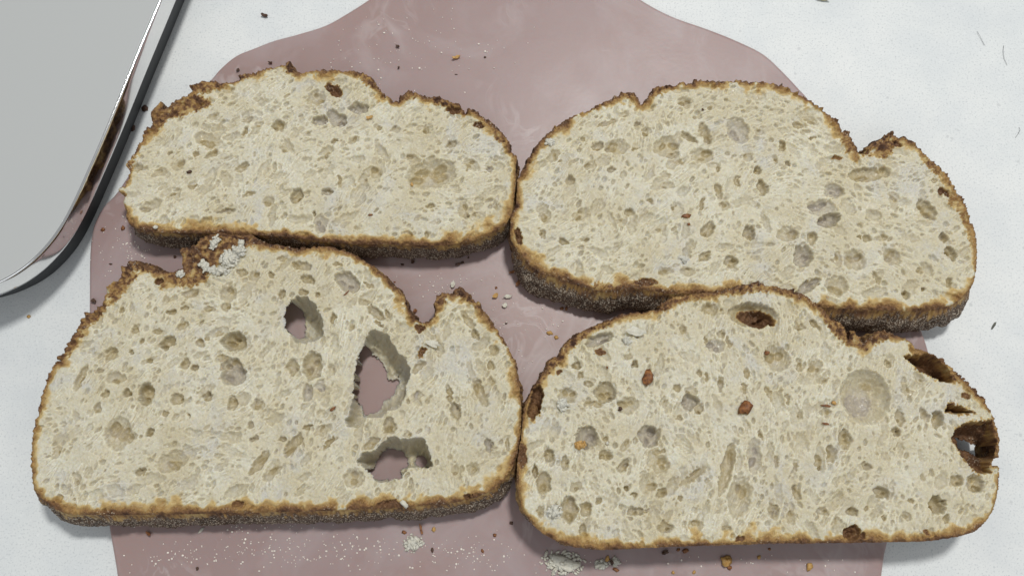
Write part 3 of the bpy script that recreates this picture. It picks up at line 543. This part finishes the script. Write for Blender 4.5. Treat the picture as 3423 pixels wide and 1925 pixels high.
P4 = [(2536,1059,60,28,12,'xb'),(2518,1052,84,42,5,'m'),(2374,1031,30,20,10,'m'),(2413,1042,12,12,0,'s'),(2283,1101,13,20,0,'m'),(2360,1136,9,12,0,'d'),(2392,1154,34,28,0,'sg'),(2437,1140,8,24,0,'m'),(2413,1119,16,12,0,'m'),(2123,1217,12,12,0,'d'),(2098,1192,14,11,0,'s'),(1941,1251,12,11,0,'m'),(1927,1220,14,14,0,'d'),(2011,1175,16,10,0,'mb'),(2025,1311,37,36,0,'m'),(2034,1321,26,24,-20,'d'),(1966,1283,14,13,0,'m'),(1973,1349,24,12,-10,'m'),(2000,1353,14,12,0,'m'),(2102,1353,38,30,0,'s'),(1896,1321,34,28,0,'s'),(1791,1346,20,60,12,'xb'),(2004,1133,48,20,-20,'dg'),(2266,1293,16,11,0,'m'),(2308,1342,28,26,0,'dg'),(2311,1307,22,16,0,'s'),(2221,1346,18,20,0,'s'),(2339,1248,10,14,0,'m'),(2364,1262,8,15,0,'m'),(2409,1283,12,28,0,'m'),(2497,1248,9,18,-15,'m'),(2336,1367,16,22,30,'m'),(2273,1395,8,9,0,'d'),(2493,1300,10,20,0,'m'),(1871,1241,10,8,0,'mb'),
 (2895,1325,84,92,0,'r'),(2880,1345,58,60,0,'sg'),(2925,1290,40,30,20,'s'),(2867,1377,10,16,0,'d'),(2598,1196,42,46,0,'s'),(2671,1227,12,18,0,'m'),(2675,1094,20,14,0,'m'),(3136,1402,22,30,0,'d'),(3000,1440,14,16,0,'d'),(2825,1465,24,32,0,'m'),(2675,1388,12,16,0,'m'),(2762,1377,16,16,0,'s'),(2748,1269,18,18,0,'s'),(2542,1451,8,12,-15,'d'),(2727,1084,28,11,40,'d'),(2968,1213,16,12,0,'m'),(3031,1300,14,30,-30,'s'),(3073,1259,16,26,-30,'s'),(3010,1395,14,28,-10,'m'),(2724,1231,24,34,30,'s'),(2636,1332,8,20,-10,'m'),(2570,1314,9,28,-15,'m'),(3090,1384,12,26,-30,'m'),(3230,1321,14,10,0,'mb'),
 (1961,1462,36,38,0,'mg'),(2171,1458,34,36,0,'mg'),(2175,1461,22,26,0,'d'),(1787,1574,9,23,0,'x'),(1816,1617,24,40,0,'m'),(1903,1701,27,44,-5,'m'),(1946,1773,15,22,0,'d'),(2015,1527,12,9,0,'x'),(2026,1519,22,18,0,'m'),(2084,1556,12,27,30,'d'),(2095,1632,9,9,0,'x'),(2088,1490,12,26,30,'s'),(2214,1646,24,13,-35,'d'),(2127,1708,30,13,-10,'d'),(2167,1704,13,7,-20,'d'),(2178,1625,22,14,0,'m'),(2203,1509,24,8,-15,'m'),(2207,1552,32,34,0,'s'),(2432,1559,19,98,18,'m'),(2471,1661,38,68,10,'s'),(2276,1661,9,11,0,'m'),(2004,1672,12,12,0,'m'),(2118,1654,11,9,0,'d'),(1957,1701,20,26,0,'m'),(1809,1708,12,20,0,'m'),(1834,1520,16,24,0,'d'),(1888,1545,16,18,0,'m'),(1925,1625,22,16,0,'s'),(2222,1762,30,18,0,'m'),(2327,1759,26,24,0,'s'),(2428,1766,16,12,0,'m'),(1747,1525,12,42,0,'mb'),(2026,1465,10,9,0,'m'),(2522,1523,26,58,0,'sg'),(2316,1592,62,13,-35,'m'),(2472,1802,16,8,0,'mb'),
 (3261,1617,33,28,0,'m'),(3199,1607,20,20,0,'m'),(3134,1686,28,30,0,'d'),(2949,1646,30,19,0,'d'),(3167,1733,14,14,0,'m'),(2851,1712,18,15,0,'d'),(2754,1708,22,14,0,'m'),(2736,1541,13,22,0,'d'),(2739,1563,9,9,0,'x'),(2779,1516,18,32,0,'m'),(2598,1541,10,24,0,'m'),(2587,1708,18,26,0,'m'),(2645,1726,16,30,0,'s'),(2663,1646,13,28,-20,'m'),(2848,1779,28,22,-20,'db'),(2884,1791,10,9,0,'db'),(3101,1777,12,8,0,'mb'),(3043,1672,10,10,0,'m'),(3029,1722,14,16,0,'s'),(2899,1697,12,8,0,'m'),(2957,1730,10,7,0,'d'),(2899,1556,16,14,0,'m'),(2797,1755,14,34,0,'s'),(2659,1556,8,14,0,'m')]
nn_ = ((2500,1000), 2.862); pp_ = ((2500,1400), 2.76)
B4 = [(0.60, SC([(1490,540),(1640,510),(1760,520),(1850,570),(1920,640),(1980,700),(2020,810),(1850,800),(1720,730),(1640,690),(1580,620)], *nn_)),
      (0.60, SC([(1880,1080),(1930,990),(2040,1010),(2190,1095),(2040,1100)], *nn_)),
      (0.58, SC([(1880,170),(1920,80),(2050,15),(2270,0),(2330,200),(2320,350),(2240,410),(2255,500),(2130,505),(2060,450),(1950,320),(1900,230)], *pp_)),
      (0.70, [(1760,1342),(1808,1255),(1840,1201),(1870,1189),(1885,1157),(1900,1133),(1960,1105),(2032,1070),(2045,1085),(1980,1110),(1930,1150),(1900,1185),(1840,1240),(1800,1290),(1770,1345)]),
      (0.62, [(2207,1031),(2212,1008),(2311,982),(2470,951),(2580,955),(2700,990),(2680,1000),(2560,975),(2400,990),(2290,1010),(2230,1040)]),(0.60, [(2700,990),(2758,1035),(2826,1101),(2838,1138),(2880,1147),(2930,1110),(2960,1103),(2975,1130),(2930,1150),(2890,1175),(2830,1155),(2780,1110),(2740,1050)]),(0.88,[(2836,1142),(2842,1105),(2862,1108),(2850,1140)]),(0.86,[(2470,951),(2532,937),(2580,955),(2540,960)])]
C4 = [ (SC([(1500,545),(1640,525),(1750,535),(1840,590),(1900,660),(1950,720),(1975,795),(1850,790),(1730,720),(1640,680),(1580,620)], *nn_), None, 8.0, 0.68),
       (SC([(1885,1078),(1930,1000),(2040,1018),(2170,1085),(2040,1098)], *nn_), None, 10.5, 0.68),
       (SC([(1885,175),(1925,85),(2050,22),(2250,12),(2290,200),(2285,330),(2225,395),(2230,490),(2130,500),(2060,445),(1955,315),(1900,225)], *pp_),
        [SC([(1922,185),(2000,210),(2105,246),(2172,300),(2185,352),(2110,345),(2000,295),(1935,258)], *pp_)], 6.0, 0.66) ]
make_slice(11, S1, 15.0, P1, B1, [], 'top left bread slice with ragged flaky brown crust along its upper left edge', 1.6, 0.3, 3.0, 2.2, 5000, dirang=0.5, flowc=-0.3)
make_slice(23, S2, 15.0, P2, B2, [], 'top right bread slice, partly over bare white counter, with dark floured bottom crust', 5.2, 0.4, 3.4, 2.4, 6000, dirang=0.35, flowc=-1.1)
make_slice(37, S3, 15.4, P3, B3, C3, 'bottom left bread slice with three big holes showing the pink board through', 3.6, 0.3, 3.2, 2.2, 6800, dirang=0.9, flowc=0.5)
make_slice(51, S4, 17.2, P4, B4, C4, 'bottom right bread slice with dark hollow blisters under its right crust', -0.7, 0.4, 3.0, 2.2, 7200, dirang=1.45, flowc=-0.4)

# ------------------------------------------------------------------ crumbs
def surf(px, py):
    """height (m) of whatever lies uppermost under the measured point, and the point itself"""
    best = None
    for cen, lo, CELL, z, inn, zt in ZLOOK:
        a, b = at(px, py, zt); x, y = float(a)*1000-cen[0], float(b)*1000-cen[1]
        j = int(round((x-lo[0])/CELL)); i = int(round((y-lo[1])/CELL))
        if 0 <= i < z.shape[0] and 0 <= j < z.shape[1] and inn[i, j]:
            h = z[max(i-2, 0):i+3, max(j-2, 0):j+3].max()/1000
            if best is None or h > best[2]: 
                a, b = at(px, py, h); best = (float(a), float(b), h)
    if best: return best
    a, b = at(px, py, BT); pt = Vector((float(a), float(b)))
    ins = False; n = len(BP); j = n-1
    for i in range(n):
        if (BP[i][1] > pt.y) != (BP[j][1] > pt.y) and pt.x < (BP[j][0]-BP[i][0])*(pt.y-BP[i][1])/(BP[j][1]-BP[i][1])+BP[i][0]: ins = not ins
        j = i
    if ins: return pt.x, pt.y, BT
    a, b = at(px, py, 0); return float(a), float(b), 0.0
PM = 0.0001
def lump(bm, c, r, rs, sub=2, rot=0.0):
    """one uneven lump of radii r at c"""
    g = bmesh.ops.create_icosphere(bm, subdivisions=sub, radius=1.0)
    o = [rs.uniform(0, 9) for _ in range(6)]
    for v in g['verts']:
        p = v.co; k = 1+0.20*math.sin(3.1*p.x+o[0])*math.sin(2.7*p.y+o[1])+0.16*math.sin(5.3*p.z+o[2]+2*p.x)+0.14*math.sin(6.1*p.y+o[3]+3*p.x)+rs.uniform(-0.12, 0.12)
        x, y, z = p.x*r[0]*k, p.y*r[1]*k, p.z*r[2]*k
        v.co = (c[0]+x*math.cos(rot)-y*math.sin(rot), c[1]+x*math.sin(rot)+y*math.cos(rot), max(c[2]+z, 0.0))
def crumb(name, px, py, rx, ry, ang, material, label, kind='bit', group=None, seed=0, hz=None):
    rs = random.Random(int(px*7+py*13+seed)); x, y, z = surf(px, py); rx *= PM; ry *= PM
    bm = bmesh.new(); a = -math.radians(ang)
    if kind == 'bit':
        h = hz or min(rx, ry)*0.7; lump(bm, (0, 0, h*0.55), (rx, ry, h), rs, 2, a)
        lump(bm, (rx*0.4*math.cos(a), rx*0.4*math.sin(a), h*0.8), (rx*0.5, ry*0.7, h*0.7), rs, 1, a)
    elif kind == 'flake':
        n = 13; top = []; bot = []
        for i in range(n):
            t = 2*math.pi*i/n; k = rs.uniform(0.62, 1.12); u, v = rx*k*math.cos(t), ry*k*math.sin(t)
            X_, Y_ = u*math.cos(a)-v*math.sin(a), u*math.sin(a)+v*math.cos(a); cz = 0.0004+0.5*abs(u)**2/max(rx, 1e-5)*0.9+rs.uniform(0, 0.0002)
            top.append(bm.verts.new((X_, Y_, cz+0.0005))); bot.append(bm.verts.new((X_*0.95, Y_*0.95, max(cz-0.0001, 0))))
        ct = bm.verts.new((0, 0, 0.0011)); cb = bm.verts.new((0, 0, 0.0))
        for i in range(n):
            j = (i+1) % n; bm.faces.new((ct, top[i], top[j])); bm.faces.new((cb, bot[j], bot[i])); bm.faces.new((top[i], bot[i], bot[j], top[j]))
    elif kind == 'clump':
        lump(bm, (0, 0, 0.0002), (rx*0.62, ry*0.62, min(rx, ry)*0.30), rs, 3, a)
        for i in range(int(22+rx*11000)):
            t = rs.uniform(0, 6.283); q = rs.random()**0.6; u, v = rx*q*math.cos(t), ry*q*math.sin(t); s = rs.uniform(0.00018, 0.00062)*(1.3-0.4*q)
            lump(bm, (u*math.cos(a)-v*math.sin(a), u*math.sin(a)+v*math.cos(a), s*0.5+(1-q)*min(rx, ry)*0.35*rs.random()), (s*rs.uniform(.9, 2.4), s, s*0.6), rs, 1, rs.uniform(0, 3))
    o = bm_obj(name, bm, material, smooth=(kind != 'flake')); o.location = (x, y, z-0.00005)
    tag(o, label, 'crumb' if 'hair' not in name else 'hair', group)
    return o
GB, GS, GC = 'crumbs scattered on the board', 'crumbs lying on the bread slices', 'crumbs on the white counter'
D = 'crust_flake'; Wc = 'bread_crumb'
# (name, px, py, rx, ry, angle, material, label, kind, group)
CR = [
 (D,887,56,14,8,15,MD,'dark brown crust flake alone on the white counter left of the board neck','flake',GC),
 (D,485,364,11,11,0,MD,'black crumb in the shadow of the chrome rim, the upper of two','bit',GC),
 (D,444,430,10,11,0,MD,'black crumb in the shadow of the chrome rim, the lower of two','bit',GC),
 (Wc,97,1058,6,6,0,MT,'tiny tan crumb on the white counter at far left below the chrome rim','bit',GC),
 ('dark_sliver',3321,1089,16,4,-55,MG,'short grey green sliver on the white counter right of the top right slice','bit',GC),
 ('food_scrap',2748,1,30,7,6,MY,'pale yellow green scrap at the very top edge of the counter','flake',GC),
 (D,1330,158,8,5,20,MD,'dark crumb on the upper board above the notch of the top left slice','flake',GB),
 (D,1621,193,5,4,0,MD,'small dark crumb on the upper board right of the tan flake','bit',GB),
 (D,1527,195,17,6,-18,MT,'tan elongated flake in the middle of the upper board','flake',GB),
 (D,1333,229,5,4,-40,MD,'thin dark crumb between the notch and the dark crumb above it','flake',GB),
 (D,1525,250,6,2,10,MD,'tiny dark crumb just below the tan flake on the upper board','bit',GB),
 (D,905,213,8,4,5,MD,'dark crumb just above the upper crust of the top left slice','flake',GB),
 (D,797,238,8,5,-50,MD,'dark flake left of the top left slice peak, beside the board edge','flake',GB),
 (D,345,768,7,7,0,MB,'brown crumb at the left board edge beside the chrome rim','bit',GB),
 (D,412,763,7,9,20,MB,'brown crumb touching the lower left corner of the top left slice','bit',GB),
 (D,316,1007,10,11,-30,MD,'black jagged flake at the left edge of the board beside the bottom left slice','flake',GB),
 (D,370,883,6,3,10,MD,'small dark crumb on the left board above the bottom left slice','bit',GB),
 (D,585,859,5,5,0,MD,'round dark crumb in the gap between the two left slices','bit',GB),
 (D,1380,877,7,8,30,MD,'triangular dark flake in the shadow below the top left slice','flake',GB),
 (D,1345,884,7,4,0,MD,'dark crumb left of the triangular flake below the top left slice','bit',GB),
 (D,1401,855,6,4,0,MD,'dark crumb touching the bottom crust of the top left slice','bit',GB),
 (D,1531,885,10,5,-20,MD,'purplish brown flake at the shadow edge below the top left slice','flake',GB),
 (D,1545,878,6,5,0,MD,'dark crumb next to the purplish flake below the top left slice','bit',GB),
 (D,1566,861,3,4,0,MD,'tiny dark crumb in the shadow below the top left slice, rightmost one','bit',GB),
 (D,1714,911,15,5,-15,MB,'long brown flake left of the lower corner of the top right slice','flake',GB),
 (D,1733,948,8,13,25,MB,'orange brown oval flake below the left corner of the top right slice','flake',GB),
 (D,1656,991,12,9,-30,MT,'yellow skin flake on the middle board between the slices','flake',GB),
 (Wc,1697,992,17,7,-5,MW,'white elongated crumb right of the yellow skin flake','flake',GB),
 (Wc,1688,1022,10,10,0,MW,'white angular crumb below the white elongated crumb','flake',GB),
 (D,1388,1040,9,7,-30,MB,'red brown flake in the right notch of the bottom left slice','flake',GB),
 (D,1319,943,4,3,0,MB,'tiny brown crumb beside the upper right crust of the bottom left slice','bit',GB),
 (D,1658,962,4,4,0,MB,'small red brown crumb above the yellow skin flake','bit',GB),
 (D,1692,1081,5,3,-20,MD,'small dark crumb right of the bottom left slice peak','bit',GB),
 (D,1838,1113,11,6,15,MT,'olive tan crumb left of the bottom right slice upper crust','bit',GB),
 (D,1860,1128,7,6,20,MT,'smaller olive crumb just right of the olive tan crumb','bit',GB),
 (D,1878,1031,8,5,-10,MB,'brown crumb pair below the top right slice, left one','bit',GB),
 (D,1893,1031,5,7,0,MB,'brown crumb pair below the top right slice, right one','bit',GB),
 (D,2041,1030,6,5,0,MB,'brown crumb under the dark crust of the top right slice','bit',GB),
 (Wc,1382,1815,34,30,0,MW,'large fluffy white crumb below the bottom left slice','clump',GB),
 (D,1351,1778,7,6,0,MB,'orange brown crumb upper left of the large fluffy crumb','bit',GB),
 (D,1408,1766,5,20,-15,MB,'long curved brown flake between the bottom left slice and the fluffy crumb','flake',GB),
 (D,1450,1768,6,8,0,MT,'golden crumb right of the long curved flake','bit',GB),
 (D,1709,1747,6,6,0,MD,'dark crumb in the shadow left of the bottom right slice','bit',GB),
 (D,1654,1788,6,6,0,MB,'brown crumb on the board left of the lower right slice corner','bit',GB),
 (D,1445,1837,5,8,10,MD,'dark crumb at lower right of the large fluffy crumb','bit',GB),
 (D,1613,1840,5,6,0,MB,'brown crumb on the bottom board left of the wide white clump','bit',GB),
 (Wc,1885,1880,76,40,5,MW,'wide flattened white crumb clump below the bottom right slice','clump',GB),
 (Wc,2008,1886,22,14,0,MW,'small white clump just right of the wide white clump','clump',GB),
 (Wc,2056,1876,14,13,0,MW,'pale crumb among dark bits below the bottom right slice','clump',GB),
 (D,2044,1879,6,10,-20,MD,'dark sliver on the left side of the pale crumb','flake',GB),
 (D,2059,1903,10,6,10,MB,'brown crumb below the pale crumb at the bottom board','bit',GB),
 (D,2030,1866,7,9,0,MT,'golden crumb at upper left of the pale crumb','bit',GB),
 (D,2222,1845,14,7,-25,MD,'dark jagged flake under the bottom crust of the bottom right slice','flake',GB),
 (D,2291,1840,12,7,-15,MB,'brown crumb right of the dark jagged flake, touching the crust','bit',GB),
 (D,2267,1836,6,5,0,MB,'small brown crumb between the dark flake and the crust crumb','bit',GB),
 (D,2426,1874,18,17,0,MT,'large golden orange crumb on the bottom board near the right end','bit',GB),
 (D,2437,1895,9,8,20,MB,'brown crumb attached below the large golden orange crumb','bit',GB),
 (D,2250,1912,5,5,0,MT,'small golden crumb at the bottom edge, left of its pair','bit',GB),
 (D,2320,1911,6,5,0,MT,'small golden crumb at the bottom edge, right of its pair','bit',GB),
 (D,2537,1861,6,6,0,MT,'golden crumb right of the pale shine on the bottom board','bit',GB),
 (D,2705,1893,10,12,30,MT,'olive golden crumb near the lower right corner of the board','bit',GB),
 (D,2572,1834,5,4,0,MB,'small brown crumb in the shadow of the bottom right slice','bit',GB),
 (Wc,672,1772,12,4,-45,MW,'pale splinter on the board under the bottom left slice','bit',GB),
 (D,498,1781,12,5,35,MB,'thin brown flake under the bottom crust of the bottom left slice','flake',GB),
 (D,660,1899,5,6,0,MD,'dark crumb at the bottom edge of the board, lower left','bit',GB),
 (D,2166,1262,17,25,15,MB,'large red brown crust chip on the bottom right slice, left of two','bit',GS),
 (D,2491,1364,19,24,25,MB,'large red brown crust chip on the bottom right slice, right of two','bit',GS),
 (D,2563,1180,8,8,0,MB,'orange brown speck on a bubble rim in the upper middle of the bottom right slice','bit',GS),
 (D,2761,1356,15,4,5,MB,'thin orange flake left of the big round bubble on the bottom right slice','bit',GS),
 (D,2787,1346,8,6,0,MT,'orange crumb touching the big round bubble','bit',GS),
 (D,2760,1416,12,4,12,MB,'thin orange flake below left of the big round bubble','bit',GS),
 (D,2073,1367,7,7,30,MD,'dark glossy bit in a shallow bubble of the bottom right slice','bit',GS),
 (D,2030,1228,4,4,0,MB,'tiny orange crumb left of the large red brown crust chip','bit',GS),
 (Wc,2122,1110,32,18,10,MW,'white torn flake near the upper left crust of the bottom right slice','flake',GS),
 (Wc,2097,1137,12,11,0,MW,'small white crumb below the white torn flake','clump',GS),
 (Wc,1878,1350,20,18,20,MW,'white fluffy crumb near the left cavity of the bottom right slice','clump',GS),
 (Wc,1855,1708,22,22,30,MW,'white fluffy crumb near the lower left corner of the bottom right slice','clump',GS),
 (D,1939,1487,17,13,-20,MT,'glittering golden crumb inside a bubble of the bottom right slice','clump',GS),
 (Wc,2030,1480,5,5,0,MW,'tiny white crumb right of the glittering golden crumb','bit',GS),
 (Wc,772,862,42,30,-35,MW,'largest white crumb clump on the torn crust of the bottom left slice','clump',GS),
 (Wc,800,838,22,18,30,MW,'upper right end of the white crumb clumps on the torn crust','clump',GS),
 (Wc,716,812,14,24,20,MW,'tall white crumb clump at the top of the torn brown crust','clump',GS),
 (Wc,686,892,14,26,-35,MW,'left white crumb clump on the torn brown crust','clump',GS),
 (Wc,735,905,34,16,5,MW,'lower white crumb clump where torn crust meets crumb','clump',GS),
 (Wc,602,918,10,9,0,MW,'single white crumb in the orange notch of the bottom left slice','clump',GS),
 (Wc,807,813,8,7,0,MW,'small white crumb at the upper right of the torn crust','clump',GS),
 (Wc,637,806,11,12,0,MW,'pale grey white crumb at the left tip of the torn crust','clump',GS),
 (Wc,1352,1684,16,9,30,MW,'white oval crumb stuck on the bottom crust of the bottom left slice','bit',GS),
 (D,1112,1367,11,5,-35,MB,'red brown sliver left of the tall hole in the bottom left slice','bit',GS),
 (D,1158,980,11,2.5,-45,MB,'thin brown sliver above the round hole of the bottom left slice','bit',GS),
 (Wc,1446,1150,30,12,15,MW,'white curled scrap beside the tear of the bottom left slice','flake',GS),
 (Wc,1514,952,8,16,20,MW,'pale scrap behind the dark right peak of the bottom left slice','flake',GS),
 (D,1236,396,15,6,-12,MT,'orange flake in the upper middle of the top left slice','flake',GS),
 (D,633,576,9,6,-35,MD,'dark brown chip on the left part of the top left slice','bit',GS),
 (D,1238,719,9,4,-10,MB,'red brown chip in the lower middle of the top left slice','bit',GS),
 (D,1377,617,5,7,0,MT,'small orange chip near the centre of the top left slice','bit',GS),
 (Wc,520,760,8,6,0,MW,'white speck on the lower left crust of the top left slice','bit',GS),
 (Wc,1838,476,15,10,0,MW,'white fluffy crumb on the left crust of the top right slice','clump',GS),
 (D,2293,723,15,7,-8,MB,'dark red chip in the middle of the top right slice','bit',GS),
 (D,2302,750,5,5,0,MB,'small orange speck below the dark red chip of the top right slice','bit',GS),
 (D,2349,367,4,4,0,MD,'tiny black speck near the top of the top right slice','bit',GS),
 (Wc,2284,866,14,9,30,MW,'white crumb in the lower middle of the top right slice','clump',GS),
 (Wc,2165,1030,12,5,0,MW,'white scrap between the two right slices','bit',GS),
]
for c in CR: crumb(*c)

# thin hairs on the counter
def hair(pts, label):
    P3d = []
    for i, (a, b) in enumerate(pts):
        x, y = at(a, b, 0.0004); P3d.append(Vector((float(x), float(y), 0.0002+0.0004*math.sin(i*1.3)**2)))
    o0 = P3d[0].copy(); bm = bmesh.new(); prev = None; r = 0.00006
    for i, p in enumerate(P3d):
        d = (P3d[min(i+1, len(P3d)-1)]-P3d[max(i-1, 0)]).normalized(); s = d.cross(Vector((0, 0, 1))).normalized()
        ring = [bm.verts.new(p-o0+s*r*math.cos(t)+Vector((0, 0, 1))*r*math.sin(t)) for t in (0, 1.57, 3.14, 4.71)]
        if prev:
            for q in range(4): bm.faces.new((prev[q], prev[(q+1) % 4], ring[(q+1) % 4], ring[q]))
        prev = ring
    o = bm_obj('hair', bm, MH); o.location = o0; tag(o, label, 'hair', 'thin hairs on the white counter')
hair([(3267,105),(3274,120),(3283,136),(3292,152)], 'short straight hair on the upper right counter, leftmost of three')
hair([(3356,152),(3353,172),(3357,196),(3367,218)], 'bent thin hair on the upper right counter, middle one')
hair([(3408,425),(3409,436),(3404,448),(3395,460)], 'small curved hair at the right edge of the counter')

# white semolina grains dusted over the board: too many to count
def grains():
    rs = random.Random(5); rng = np.random.default_rng(9); bm = bmesh.new()
    m, nt, b = mat('semolina_grain'); b.inputs['Base Color'].default_value = (0.82, 0.76, 0.68, 1); b.inputs['Roughness'].default_value = 0.35
    zones = [(1450,160,260,110,62),(1250,200,300,120,26),(440,800,60,70,46),(460,850,30,22,22),(350,860,50,80,12),(1480,960,130,60,34),(1650,1100,70,90,26),(1720,1230,50,60,6),
             (1050,1835,330,55,170),(650,1860,220,45,60),(1550,1845,130,50,70),(1800,1880,200,40,20),(2350,1880,330,35,16),(860,1760,200,12,24),(2700,1890,160,30,9),(1800,1080,70,60,14),(1920,640,1,1,1)]
    for cx, cy, sx, sy, n in zones:
        for _ in range(n):
            px = cx+rs.gauss(0, sx*0.6); py = cy+rs.gauss(0, sy*0.6); x, y, z = surf(px, py)
            if z != BT: continue
            r = 0.00016*math.exp(rs.random()**2*0.8); 
            g = bmesh.ops.create_icosphere(bm, subdivisions=1, radius=r)
            k = [rs.uniform(0.7, 1.4) for _ in range(3)]
            for v in g['verts']: v.co = (x+v.co.x*k[0], y+v.co.y*k[1], z+r*0.6+v.co.z*k[2]*0.8)
    o = bm_obj('semolina_grains', bm, m, smooth=False); tag(o, 'fine white semolina grains dusted over the pink board', 'semolina', kind='stuff')
grains()
